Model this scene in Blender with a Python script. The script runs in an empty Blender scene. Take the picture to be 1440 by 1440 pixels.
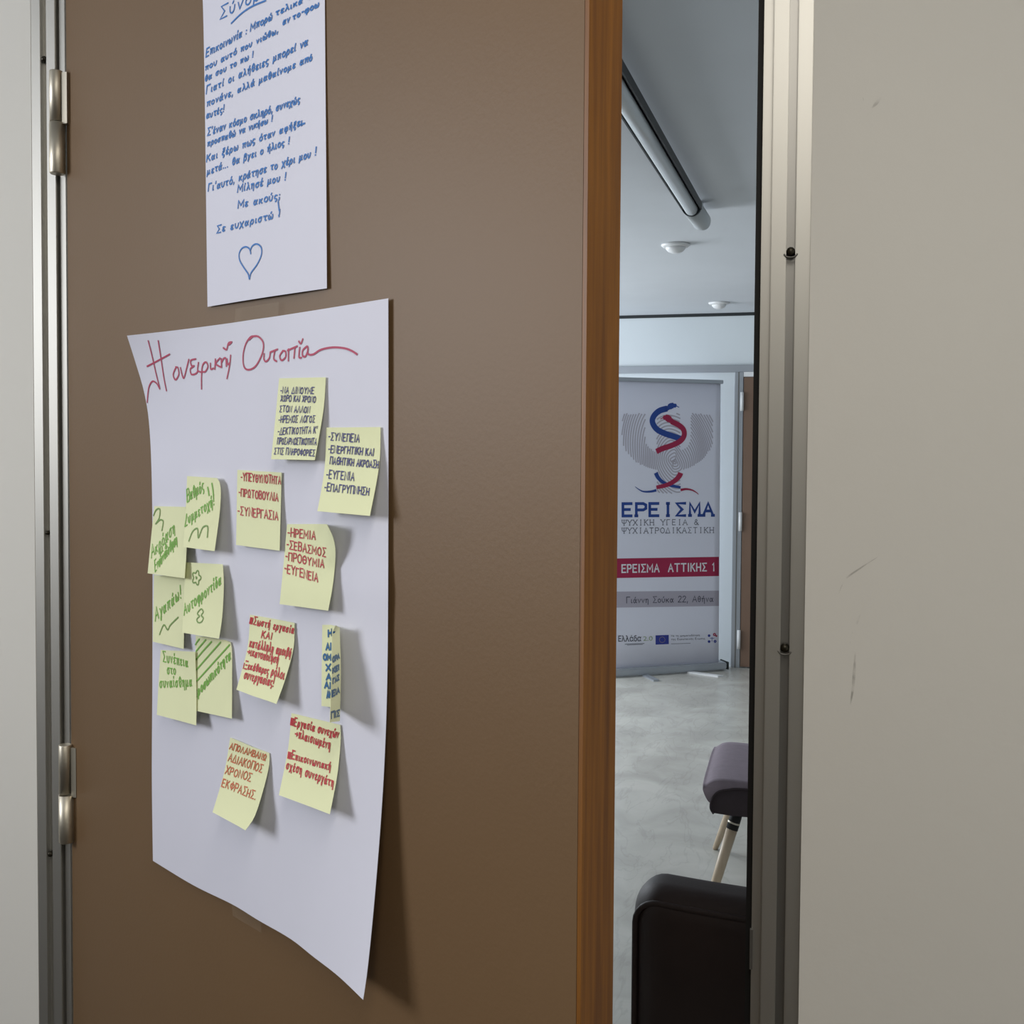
import bpy, bmesh, math, random, unicodedata
from mathutils import Vector, Matrix
from mathutils.bvhtree import BVHTree

random.seed(7)
SC = bpy.context.scene
COL = SC.collection
R = math.radians

# ------------------------------------------------------------------ camera
F = 1500.0                      # focal length in pixels of the 1440 frame
PY = 680.0                      # row of the optical axis
CAM = Vector((0.902, -1.170, 1.55))
ROT = Matrix.Rotation(R(15), 3, 'Z') @ Matrix.Rotation(R(90 - 1.91), 3, 'X') @ Matrix.Rotation(R(0.37), 3, 'Z')
cam_d = bpy.data.cameras.new('camera')
cam_d.sensor_width = 36
cam_d.lens = F / 1440 * 36
cam_d.shift_y = -(720 - PY) / 1440
cam_d.clip_start = 0.02
cam = bpy.data.objects.new('camera', cam_d)
COL.objects.link(cam)
cam.matrix_world = Matrix.Translation(CAM) @ ROT.to_4x4()
SC.camera = cam

# ------------------------------------------------------------------ world, light, exposure
w = bpy.data.worlds.new('world'); SC.world = w; w.use_nodes = True
w.node_tree.nodes['Background'].inputs[0].default_value = (0.80, 0.90, 1.0, 1)
w.node_tree.nodes['Background'].inputs[1].default_value = 0.6
SC.view_settings.view_transform = 'Standard'
SC.view_settings.look = 'None'
SC.view_settings.gamma = 1
SC.view_settings.exposure = 0.0

def area(name, loc, direction, sx, sy, power, color):
    l = bpy.data.lights.new(name, 'AREA'); l.shape = 'RECTANGLE'
    l.size = sx; l.size_y = sy; l.energy = power; l.color = color
    o = bpy.data.objects.new(name, l); COL.objects.link(o); o.location = loc
    o.rotation_euler = Vector(direction).to_track_quat('-Z', 'Y').to_euler()
    return o
# daylight through the window openings of the two rooms
area('daylight_near', (-1.95, -1.35, 2.00), (1, 0, 0.0), 1.1, 0.9, 28, (0.95, 0.97, 1.0)).data.spread = R(125)
area('added_ceiling_fill', (0.98, -1.70, 2.49), (0, 0, -1), 0.36, 2.0, 20.5, (1.0, 0.95, 0.86))  # warm fill added overhead without a fitting, brightens right jamb and wall
area('daylight_far', (-2.75, 4.45, 1.6), (1, 0, 0.0), 2.4, 1.4, 142, (0.86, 0.93, 1.0))

# ------------------------------------------------------------------ picture <-> place
def ray(px, py):
    return (ROT @ Vector(((px - 720) / F, -(py - PY) / F, -1.0)))
def proj(P):
    v = ROT.transposed() @ (Vector(P) - CAM)
    return (720 + F * v.x / -v.z, PY - F * v.y / -v.z)
def onplane(px, py, P0, N):
    d = ray(px, py); N = Vector(N)
    return CAM + d * ((Vector(P0) - CAM).dot(N) / d.dot(N))
def on_y(px, py, y): return onplane(px, py, (0, y, 0), (0, 1, 0))
def on_z(px, py, z): return onplane(px, py, (0, 0, z), (0, 0, 1))

# ------------------------------------------------------------------ materials
def lin(c):
    return tuple(((v / 255) / 12.92 if v / 255 <= 0.04045 else ((v / 255 + 0.055) / 1.055) ** 2.4) for v in c) + (1,)
MATS = {}
def mat(name, rgb, rough=0.5, metal=0.0, var=0.0, vscale=4.0, bump=0.0, bscale=200.0, spec=0.5, stretch=(1, 1, 1), coat=0.0, trans=0.0):
    m = bpy.data.materials.new(name); m.use_nodes = True
    nt = m.node_tree; b = nt.nodes['Principled BSDF']
    b.inputs['Base Color'].default_value = lin(rgb)
    b.inputs['Roughness'].default_value = rough
    b.inputs['Metallic'].default_value = metal
    b.inputs['Specular IOR Level'].default_value = spec
    b.inputs['Coat Weight'].default_value = coat
    tc = nt.nodes.new('ShaderNodeTexCoord'); mp = nt.nodes.new('ShaderNodeMapping')
    mp.inputs['Scale'].default_value = stretch
    nt.links.new(tc.outputs['Object'], mp.inputs['Vector'])
    if var > 0:
        n = nt.nodes.new('ShaderNodeTexNoise'); n.inputs['Scale'].default_value = vscale; n.inputs['Detail'].default_value = 5
        nt.links.new(mp.outputs[0], n.inputs['Vector'])
        r = nt.nodes.new('ShaderNodeValToRGB')
        c = lin(rgb)
        r.color_ramp.elements[0].position = 0.3; r.color_ramp.elements[1].position = 0.7
        r.color_ramp.elements[0].color = tuple(v * (1 - var) for v in c[:3]) + (1,)
        r.color_ramp.elements[1].color = tuple(min(1, v * (1 + var)) for v in c[:3]) + (1,)
        nt.links.new(n.outputs['Fac'], r.inputs['Fac']); nt.links.new(r.outputs['Color'], b.inputs['Base Color'])
    if bump > 0:
        n2 = nt.nodes.new('ShaderNodeTexNoise'); n2.inputs['Scale'].default_value = bscale; n2.inputs['Detail'].default_value = 3
        nt.links.new(mp.outputs[0], n2.inputs['Vector'])
        bp = nt.nodes.new('ShaderNodeBump'); bp.inputs['Strength'].default_value = bump; bp.inputs['Distance'].default_value = 0.002
        nt.links.new(n2.outputs['Fac'], bp.inputs['Height']); nt.links.new(bp.outputs['Normal'], b.inputs['Normal'])
    if trans > 0:
        b.inputs['Alpha'].default_value = 1 - trans
    MATS[name] = m
    return m

M_wall = mat('painted_wall', (230, 228, 222), 0.85, var=0.02, vscale=1.5, bump=0.10, bscale=90)
M_wallfar = mat('painted_wall_far', (205, 211, 214), 0.8, var=0.02, vscale=2)
M_ceil = mat('ceiling_paint', (205, 208, 212), 0.9, var=0.02, vscale=3)
M_nearfloor = mat('near_floor_vinyl', (48, 42, 37), 0.6, var=0.1, vscale=6)
M_alu = mat('anodised_aluminium', (190, 188, 182), 0.46, 0.9, var=0.05, vscale=5, stretch=(1, 1, .05))
M_aludark = mat('aluminium_groove', (120, 118, 114), 0.5, 0.7)
M_grooveshade = mat('aluminium_groove_shade', (150, 148, 144), 0.42, 0.9)
M_steel = mat('satin_steel', (205, 198, 182), 0.45, 0.95)
M_black = mat('black_rubber', (14, 13, 13), 0.7)
M_screw = mat('dark_screw', (52, 48, 38), 0.4, 0.7)
M_door = mat('brown_laminate', (111, 86, 59), 0.5, var=0.03, vscale=2.2, bump=0.06, bscale=260, spec=0.32)
M_doorfar = mat('brown_laminate_far', (112, 88, 72), 0.5, var=0.03)
M_paper = mat('white_paper', (218, 218, 231), 0.75, var=0.008, vscale=9, bump=0.05, bscale=70, spec=0.25)
M_note = mat('yellow_note_paper', (228, 231, 188), 0.75, var=0.012, vscale=25, spec=0.25)
M_tape = mat('clear_tape', (190, 176, 156), 0.2, spec=0.8, trans=0.9)
M_blueink = mat('blue_marker_ink', (22, 108, 184), 0.6)
M_navy = mat('navy_ink', (34, 36, 112), 0.6)
M_redink = mat('red_marker_ink', (182, 36, 56), 0.6)
M_redbold = mat('bold_red_ink', (186, 26, 44), 0.6)
M_title = mat('crimson_marker_ink', (172, 44, 84), 0.6)
M_green = mat('green_marker_ink', (112, 174, 60), 0.6)
M_greenthin = mat('dark_green_ink', (112, 148, 72), 0.6)
M_orange = mat('orange_ink', (196, 98, 58), 0.6)
M_tealink = mat('teal_marker_ink', (30, 96, 150), 0.6)
M_fadeink = mat('faded_ink', (98, 122, 146), 0.6)
M_ban = mat('banner_vinyl', (222, 222, 234), 0.5, spec=0.4)
M_bgrey = mat('banner_grey_print', (178, 173, 184), 0.6)
M_btext = mat('banner_grey_lettering', (112, 112, 124), 0.6)
M_bdark = mat('banner_dark_print', (66, 66, 78), 0.6)
M_bblue = mat('banner_blue_print', (24, 62, 140), 0.6)
M_beu = mat('banner_flag_blue', (40, 52, 140), 0.6)
M_byel = mat('banner_star_yellow', (214, 190, 60), 0.6)
M_bred = mat('banner_crimson_print', (158, 22, 68), 0.6)
M_bband = mat('banner_pale_band', (172, 166, 178), 0.6)
M_bwhite = mat('banner_white_lettering', (226, 224, 230), 0.6)
M_bgreen = mat('banner_green_print', (150, 166, 128), 0.6)
M_cass = mat('banner_aluminium', (168, 172, 178), 0.4, 0.6)
M_plastic = mat('white_plastic', (222, 222, 222), 0.4)
M_tube = mat('lamp_tube_glass', (206, 210, 212), 0.25)
M_lampdark = mat('lamp_channel_dark', (34, 38, 40), 0.5)
M_lampgrey = mat('lamp_cap_grey', (182, 186, 188), 0.45)
M_leather = mat('dark_brown_leather', (40, 29, 26), 0.6, var=0.08, vscale=12, bump=0.1, bscale=160, spec=0.25)
M_fabric = mat('mauve_grey_fabric', (128, 116, 124), 0.95, var=0.05, vscale=40, bump=0.3, bscale=350)
M_panel = mat('dark_plum_fabric', (60, 50, 54), 0.9, bump=0.2, bscale=300)
M_beech = mat('pale_beech', (196, 176, 150), 0.45, var=0.06, vscale=10, stretch=(6, 6, .6))

def wood_mat():
    m = bpy.data.materials.new('oak_edge'); m.use_nodes = True
    nt = m.node_tree; b = nt.nodes['Principled BSDF']
    tc = nt.nodes.new('ShaderNodeTexCoord'); mp = nt.nodes.new('ShaderNodeMapping')
    mp.inputs['Scale'].default_value = (90, 90, 2.2)
    n = nt.nodes.new('ShaderNodeTexNoise'); n.inputs['Scale'].default_value = 2.2; n.inputs['Detail'].default_value = 8; n.inputs['Roughness'].default_value = .65
    r = nt.nodes.new('ShaderNodeValToRGB')
    r.color_ramp.elements[0].position = .30; r.color_ramp.elements[0].color = lin((92, 52, 8))
    r.color_ramp.elements[1].position = .72; r.color_ramp.elements[1].color = lin((136, 86, 18))
    nt.links.new(tc.outputs['Object'], mp.inputs[0]); nt.links.new(mp.outputs[0], n.inputs['Vector'])
    nt.links.new(n.outputs['Fac'], r.inputs['Fac']); nt.links.new(r.outputs['Color'], b.inputs['Base Color'])
    b.inputs['Roughness'].default_value = .5
    return m
M_oak = wood_mat()

def floor_mat():
    m = bpy.data.materials.new('marbled_vinyl'); m.use_nodes = True
    nt = m.node_tree; b = nt.nodes['Principled BSDF']
    tc = nt.nodes.new('ShaderNodeTexCoord')
    n = nt.nodes.new('ShaderNodeTexNoise'); n.inputs['Scale'].default_value = 3.2; n.inputs['Detail'].default_value = 7; n.inputs['Distortion'].default_value = .8
    r = nt.nodes.new('ShaderNodeValToRGB')
    r.color_ramp.elements[0].position = .35; r.color_ramp.elements[0].color = lin((174, 171, 162))
    r.color_ramp.elements[1].position = .65; r.color_ramp.elements[1].color = lin((196, 193, 184))
    nt.links.new(tc.outputs['Object'], n.inputs['Vector']); nt.links.new(n.outputs['Fac'], r.inputs['Fac'])
    mp = nt.nodes.new('ShaderNodeMapping'); mp.inputs['Scale'].default_value = (5, 1.5, 1); mp.inputs['Rotation'].default_value = (0, 0, R(-12))
    n2 = nt.nodes.new('ShaderNodeTexNoise'); n2.inputs['Scale'].default_value = 1.6; n2.inputs['Detail'].default_value = 6; n2.inputs['Distortion'].default_value = 1.4
    nt.links.new(tc.outputs['Object'], mp.inputs[0]); nt.links.new(mp.outputs[0], n2.inputs['Vector'])
    r2 = nt.nodes.new('ShaderNodeValToRGB'); e = r2.color_ramp.elements
    e[0].position = .475; e[0].color = (0, 0, 0, 1); e[1].position = .5; e[1].color = (1, 1, 1, 1)
    x = e.new(.525); x.color = (0, 0, 0, 1)
    nt.links.new(n2.outputs['Fac'], r2.inputs['Fac'])
    mul = nt.nodes.new('ShaderNodeMath'); mul.operation = 'MULTIPLY'; mul.inputs[1].default_value = .14
    nt.links.new(r2.outputs['Color'], mul.inputs[0])
    mix = nt.nodes.new('ShaderNodeMix'); mix.data_type = 'RGBA'
    nt.links.new(mul.outputs[0], mix.inputs['Factor']); nt.links.new(r.outputs['Color'], mix.inputs[6]); mix.inputs[7].default_value = lin((104, 100, 92))
    nt.links.new(mix.outputs[2], b.inputs['Base Color'])
    b.inputs['Roughness'].default_value = .26
    return m
M_floor = floor_mat()

# ------------------------------------------------------------------ object helpers
def link(o, parent=None):
    COL.objects.link(o)
    if parent is not None: o.parent = parent
    return o
def from_bm(name, bm, m, parent=None, smooth=False):
    bmesh.ops.recalc_face_normals(bm, faces=bm.faces) if not getattr(bm, 'keep', False) else None
    me = bpy.data.meshes.new(name); bm.to_mesh(me); bm.free()
    me.materials.append(m)
    if smooth:
        for p in me.polygons: p.use_smooth = True
    return link(bpy.data.objects.new(name, me), parent)
def from_data(name, vs, fs, m, parent=None, smooth=False):
    me = bpy.data.meshes.new(name); me.from_pydata([tuple(v) for v in vs], [], fs); me.update()
    me.materials.append(m)
    if smooth:
        for p in me.polygons: p.use_smooth = True
    return link(bpy.data.objects.new(name, me), parent)
def empty(name, loc=(0, 0, 0), parent=None):
    o = bpy.data.objects.new(name, None); o.empty_display_size = .05
    o.location = loc
    return link(o, parent)
def rel(o, root):
    """parts are built in world coordinates: cancel the root's own offset"""
    o.parent = root; o.matrix_parent_inverse = Matrix.Translation(-Vector(root.location)); return o
def tag(o, label=None, cat=None, group=None, kind=None):
    if label: o['label'] = label
    if cat: o['category'] = cat
    if group: o['group'] = group
    if kind: o['kind'] = kind
    return o
def add_box(bm, lo, hi):
    x0, y0, z0 = lo; x1, y1, z1 = hi
    v = [bm.verts.new(p) for p in ((x0, y0, z0), (x1, y0, z0), (x1, y1, z0), (x0, y1, z0), (x0, y0, z1), (x1, y0, z1), (x1, y1, z1), (x0, y1, z1))]
    for f in ((0, 1, 2, 3), (4, 7, 6, 5), (0, 4, 5, 1), (1, 5, 6, 2), (2, 6, 7, 3), (3, 7, 4, 0)):
        bm.faces.new([v[i] for i in f])
def boxes(name, lst, m, parent=None, bevel=0):
    bm = bmesh.new()
    for lo, hi in lst: add_box(bm, lo, hi)
    if bevel: bmesh.ops.bevel(bm, geom=bm.edges[:], offset=bevel, segments=2, affect='EDGES', profile=.6)
    return from_bm(name, bm, m, parent)
def add_tube(bm, pts, rads, n=16, caps=True):
    pts = [Vector(p) for p in pts]
    rings = []; prev = None
    for i, p in enumerate(pts):
        t = (pts[min(i + 1, len(pts) - 1)] - pts[max(i - 1, 0)]).normalized()
        a = prev if prev is not None else (Vector((0, 0, 1)) if abs(t.z) < .9 else Vector((1, 0, 0)))
        u = (a - t * a.dot(t)).normalized(); prev = u; v = t.cross(u)
        r = rads[i] if isinstance(rads, (list, tuple)) else rads
        rings.append([bm.verts.new(p + (u * math.cos(2 * math.pi * k / n) + v * math.sin(2 * math.pi * k / n)) * r) for k in range(n)])
    for a, b in zip(rings, rings[1:]):
        for k in range(n): bm.faces.new((a[k], a[(k + 1) % n], b[(k + 1) % n], b[k]))
    if caps: bm.faces.new(rings[0][::-1]); bm.faces.new(rings[-1])
def tube(name, pts, rads, m, parent=None, n=16, smooth=True):
    bm = bmesh.new(); add_tube(bm, pts, rads, n)
    o = from_bm(name, bm, m, parent, smooth)
    return o
def lathe(name, prof, centre, m, parent=None, n=32):
    bm = bmesh.new(); rings = []
    for r, z in prof:
        rings.append([bm.verts.new((centre[0] + r * math.cos(2 * math.pi * k / n), centre[1] + r * math.sin(2 * math.pi * k / n), centre[2] + z)) for k in range(n)])
    for a, b in zip(rings, rings[1:]):
        for k in range(n): bm.faces.new((a[k], a[(k + 1) % n], b[(k + 1) % n], b[k]))
    bm.faces.new(rings[0]); bm.faces.new(rings[-1])
    return from_bm(name, bm, m, parent, True)
def prism(name, prof, z0, z1, m, parent=None, bevel=0):
    """closed XY profile extruded upwards"""
    bm = bmesh.new()
    a = [bm.verts.new((x, y, z0)) for x, y in prof]; b = [bm.verts.new((x, y, z1)) for x, y in prof]
    n = len(prof)
    for i in range(n): bm.faces.new((a[i], a[(i + 1) % n], b[(i + 1) % n], b[i]))
    bm.faces.new(a); bm.faces.new(b)
    if bevel:
        es = [e for e in bm.edges if abs(e.verts[0].co.z - e.verts[1].co.z) > .1]
        bmesh.ops.bevel(bm, geom=es, offset=bevel, segments=2, affect='EDGES')
    return from_bm(name, bm, m, parent)
def rbox_bm(lo, hi, r, seg=4):
    bm = bmesh.new(); add_box(bm, lo, hi)
    bmesh.ops.bevel(bm, geom=bm.edges[:], offset=r, segments=seg, affect='EDGES', profile=.5)
    return bm

# ------------------------------------------------------------------ the rooms
CEIL = 2.515
FARY = 6.55
X = lambda px, y=0.0: on_y(px, 650, y).x
LW = X(48, 0)          # left edge of the door frame
RW = X(1135, -.003)        # right edge of the door frame
HEAD = 2.25

def struct(o): o['kind'] = 'structure'; return o
struct(boxes('wall_front', [((-1.9, 0, 0), (LW, .10, CEIL)), ((RW, -.003, 0), (2.4, .10, CEIL)), ((LW, 0, HEAD), (RW, .10, CEIL))], M_wall))
struct(boxes('floor_near', [((-1.9, -3.7, -.05), (2.4, .05, 0))], M_nearfloor))
struct(boxes('ceiling_near', [((-1.9, -3.7, CEIL), (2.4, .05, CEIL + .05))], M_ceil))
M_sidewall = mat('grey_wall_paint', (150, 147, 142), 0.85, var=0.02, vscale=2)
struct(boxes('wall_left', [((-2.0, -3.7, 0), (-1.9, .1, 1.5)), ((-2.0, -3.7, 2.45), (-1.9, .1, CEIL)), ((-2.0, -3.7, 1.5), (-1.9, -1.95, 2.45)), ((-2.0, -.75, 1.5), (-1.9, .1, 2.45))], M_sidewall))
struct(boxes('wall_right', [((2.4, -3.7, 0), (2.5, .1, CEIL))], M_wall))
struct(boxes('wall_back', [((-2, -3.8, 0), (2.5, -3.7, CEIL))], M_sidewall))
# far room
struct(boxes('floor', [((-2.7, .05, -.05), (3.3, FARY + .1, 0))], M_floor))
struct(boxes('ceiling', [((-2.7, .05, CEIL), (3.3, FARY + .1, CEIL + .05))], M_ceil))
struct(boxes('wall_far_left', [((-2.8, .1, 0), (-2.7, FARY + .1, .85)), ((-2.8, .1, 2.35), (-2.7, FARY + .1, CEIL)), ((-2.8, .1, .85), (-2.7, 3.15, 2.35)), ((-2.8, 5.75, .85), (-2.7, FARY + .1, 2.35))], M_wallfar))
struct(boxes('wall_far_right', [((3.3, .1, 0), (3.4, FARY + .1, CEIL))], M_wallfar))
struct(boxes('wall_far', [((-2.7, FARY, 0), (3.3, FARY + .1, CEIL - .012))], M_wallfar))
# dark strip standing in for the shadow gap between far wall and ceiling
struct(boxes('trim_6', [((-2.7, FARY - .006, CEIL - .022), (3.3, FARY + .05, CEIL))], M_lampdark))

# ------------------------------------------------------------------ door frame
def jamb(name, prof, n):
    o = prism(name, prof, 0, HEAD, M_alu, None, .0008)
    return struct(o)
yb = .10
L1, L2, L3, L4, L5 = X(61.5), X(69), X(82), X(84), X(93)
g = .012
left_prof = [(LW, 0), (L1, 0), (L1, .007), (L2, .007), (L2, 0), (L3, 0), (L3, .012), (L4, .012), (L4, .004), (L5, .004), (L5, .045), (L5 + .012, .045), (L5 + .012, yb), (LW, yb)]
trim1 = jamb('trim_1', left_prof, 1)
R1, R2, R3, R4 = X(1080), X(1101), X(1114), RW
RS = X(1066, .014)
right_prof = [(RS, yb), (RS, .014), (R1, .014), (R1, 0), (R2, 0), (R2, g), (R3, g), (R3, 0), (R4, 0), (R4, yb)]
trim2 = jamb('trim_2', right_prof, 2)
RG = X(1058, .03)
boxes('gasket', [((RG, .028, 0), (RS + .001, .075, HEAD - .05))], M_black, trim2)
boxes('groove_shade_strip', [((R2 + .0003, g - .0012, 0), (R3 - .0003, g + .002, HEAD - .05))], M_grooveshade, trim2)  # darker metal on the groove floor, the recess's shade put into its colour
bm = bmesh.new(); add_box(bm, (RS - .0015, .010, on_y(1061, 1364, .01).z), (RS + .0015, .0145, on_y(1061, 1308, .01).z))
from_bm('strike_plate', bm, M_aludark, trim2)
trim3 = struct(boxes('trim_3', [((LW, 0, HEAD - .045), (RW, yb, HEAD))], M_alu))
def screw(px, py, parent, clip=True, rr=.0046):
    p = on_y(px, py, g); p.x = (R2 + R3) / 2 if px > 700 else (L1 + L2) / 2
    bm = bmesh.new()
    add_tube(bm, [(p.x, (g if px > 700 else .007) + .001, p.z), (p.x, .001, p.z), (p.x, -.0012, p.z)], [rr, rr, rr * .6], 18)
    s = from_bm('screw', bm, M_screw, parent, True)
    if clip:
        pts = [(p.x + rr * 1.45 * math.cos(a), -.0006, p.z - rr * .6 + rr * .8 * math.sin(a)) for a in [math.pi + i * math.pi / 10 for i in range(11)]]
        tube('washer', pts, .0008, M_aludark, s, 8)
screw(1115, 356, trim2); screw(1103.5, 909, trim2)
screw(57.5, 88, trim1, False, .0036); screw(65.5, 748, trim1, False, .0028); screw(71, 1196, trim1, False, .0036)

# ------------------------------------------------------------------ door
PHI = R(29.7)
D = Vector((math.cos(PHI), -math.sin(PHI), 0)); NF = Vector((-math.sin(PHI), -math.cos(PHI), 0))
DW, DT = .868, .036
DOOR0 = Vector((X(97, -.002), -.002, 0))
def dpt(a, d, z): return DOOR0 + D * a + NF * d + Vector((0, 0, z))
def door_box(name, a0, a1, d0, d1, z0, z1, m, parent, bevel=0):
    bm = bmesh.new()
    v = [bm.verts.new(dpt(a, d, z)) for a in (a0, a1) for d in (d0, d1) for z in (z0, z1)]
    for f in ((0, 1, 3, 2), (4, 6, 7, 5), (0, 4, 5, 1), (2, 3, 7, 6), (0, 2, 6, 4), (1, 5, 7, 3)): bm.faces.new([v[i] for i in f])
    if bevel: bmesh.ops.bevel(bm, geom=bm.edges[:], offset=bevel, segments=2, affect='EDGES')
    return from_bm(name, bm, m, parent)
door = struct(door_box('door_1', 0, DW - .004, 0, -DT, .008, HEAD - .05, M_door, None, .0006))
tag(door_box('edge_lipping', DW - .0038, DW, 0.0004, -DT, .008, HEAD - .05, M_oak, door), 'bare oak edge of the door')
def hinge(px, top, mid, bot):
    y = -.008
    zt, zm, zb = (on_y(px, q, y).z for q in (top, mid, bot))
    x = on_y(px, mid, y).x
    h = tube('hinge', [(x, y, zm + .0008), (x, y, zt - .001), (x, y, zt)], [.0083, .0083, .0076], M_steel, door, 24, False)
    for p in h.data.polygons: p.use_smooth = len(p.vertices) == 4
    b = tube('hinge_barrel', [(x + .001, y, zb), (x + .001, y, zb + .0015), (x + .001, y, zm - .001)], [.0084, .0096, .0096], M_steel, h, 24, False)
    for p in b.data.polygons: p.use_smooth = len(p.vertices) == 4
    bm = bmesh.new()
    add_box(bm, (x + .0098, -.0105, zm - .003), (x + .0172, -.0025, zt - .003))
    from_bm('hinge_leaf', bm, M_steel, h)
hinge(79.5, 100, 172, 245)
hinge(92.5, 1047, 1116, 1184)

# ------------------------------------------------------------------ sheets of paper stuck to the door
def lerp_poly(pl, t):
    L = [0]
    for a, b in zip(pl, pl[1:]): L.append(L[-1] + math.hypot(a[0] - b[0], a[1] - b[1]))
    s = t * L[-1]
    for i in range(len(pl) - 1):
        if s <= L[i + 1] or i == len(pl) - 2:
            k = (s - L[i]) / max(1e-9, L[i + 1] - L[i]); a, b = pl[i], pl[i + 1]
            return (a[0] + (b[0] - a[0]) * k, a[1] + (b[1] - a[1]) * k)
def smooth_poly(pl, n=10):
    if len(pl) < 3: return pl
    out = []
    P = [pl[0]] + list(pl) + [pl[-1]]
    for i in range(1, len(P) - 2):
        p0, p1, p2, p3 = P[i - 1], P[i], P[i + 1], P[i + 2]
        for k in range(n):
            t = k / n
            out.append(tuple(.5 * (2 * p1[j] + (p2[j] - p0[j]) * t + (2 * p0[j] - 5 * p1[j] + 4 * p2[j] - p3[j]) * t * t + (3 * p1[j] - p0[j] - 3 * p2[j] + p3[j]) * t ** 3) for j in (0, 1)))
    out.append(tuple(pl[-1]))
    return out
def dun(px, py, d):
    P = onplane(px, py, DOOR0 + NF * d, NF) - DOOR0
    return (P.dot(D), P.z)
def sheet(name, left, right, dfun, m, nu=16, nv=24, bottom=None, thick=.0003):
    """left/right edges are traced top to bottom; dfun(u, v, a, z) is how far the paper stands off the door"""
    left, right = smooth_poly(left), smooth_poly(right)
    vs, fs = [], []
    L0, L1, R0, R1 = left[0], left[-1], right[0], right[-1]
    def edge(pl, u, v):
        x, y = lerp_poly(pl, v); d = 0
        for _ in range(3):
            a, z = dun(x, y, d); d = dfun(u, v, a, z)
        return dun(x, y, d)
    rows = [(edge(left, 0, j / nv), edge(right, 1, j / nv)) for j in range(nv + 1)]
    dev = [(0, 0)] * (nu + 1)
    if bottom:
        bottom = smooth_poly(bottom)
        for i in range(nu + 1):
            u = i / nu; x, y = lerp_poly(bottom, u); d = 0
            for _ in range(3):
                a, z = dun(x, y, d); d = dfun(u, 1, a, z)
            a, z = dun(x, y, d)
            (a0, z0), (a1, z1) = rows[-1]
            dev[i] = (a - (a0 + (a1 - a0) * u), z - (z0 + (z1 - z0) * u))
    for j in range(nv + 1):
        v = j / nv; (a0, z0), (a1, z1) = rows[j]
        for i in range(nu + 1):
            u = i / nu; k = v ** 5
            a = a0 + (a1 - a0) * u + dev[i][0] * k; z = z0 + (z1 - z0) * u + dev[i][1] * k
            vs.append(dpt(a, dfun(u, v, a, z), z))
    for j in range(nv):
        for i in range(nu):
            q = j * (nu + 1) + i
            fs.append((q, q + nu + 1, q + nu + 2, q + 1))
    o = from_data(name, vs, fs, m, None, True)
    bvh = BVHTree.FromPolygons(vs, fs)
    s = o.modifiers.new('thickness', 'SOLIDIFY'); s.thickness = thick; s.offset = -1
    es = o.modifiers.new('crisp_edges', 'EDGE_SPLIT'); es.split_angle = R(40)
    return o, bvh

class Ink:
    """marker strokes laid as flat ribbons on a surface"""
    def __init__(self, bvh): self.bvh = bvh; self.v = []; self.f = []
    def hit(self, px, py):
        P, N, _, _ = self.bvh.ray_cast(CAM, ray(px, py).normalized())
        if P is None: return None
        if N.dot(CAM - P) < 0: N = -N
        return P, N
    def stroke(self, pl, width, smooth=False, lift=.0005, taper=None, ext=.3):
        if smooth: pl = smooth_poly(pl, 6)
        pts = [h for h in (self.hit(*p) for p in pl) if h]
        q = []
        for h in pts:
            if not q or (h[0] - q[-1][0]).length > width * .12: q.append(h)
        if len(q) < 2: return
        q[0] = (q[0][0] + (q[0][0] - q[1][0]).normalized() * width * ext, q[0][1])
        q[-1] = (q[-1][0] + (q[-1][0] - q[-2][0]).normalized() * width * ext, q[-1][1])
        base = len(self.v); n = len(q)
        for i, (P, N) in enumerate(q):
            t0 = (P - q[i - 1][0]).normalized() if i else None
            t1 = (q[i + 1][0] - P).normalized() if i < n - 1 else None
            t = (t0 or t1) if not (t0 and t1) else (t0 + t1)
            if t.length < .2: t = t1
            sc = 1.0 if not (t0 and t1) else min(1.5, 2 / max(.5, t.length))
            t = t.normalized(); s = N.cross(t).normalized() * width * .5 * sc
            if taper: s *= taper(i / (n - 1))
            self.v += [P + s + N * lift, P - s + N * lift]
        for i in range(n - 1):
            a = base + 2 * i; self.f.append((a, a + 1, a + 3, a + 2))
    def poly(self, pl, lift=.0005):
        pts = [self.hit(*p) for p in pl]
        if any(h is None for h in pts): return
        b = len(self.v); self.v += [h[0] + h[1] * lift for h in pts]
        self.f.append(tuple(range(b, b + len(pts))))
    def build(self, name, m, parent, label=None):
        if not self.v: return None
        o = from_data(name, self.v, self.f, m, parent)
        if label: o['label'] = label
        return o

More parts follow.
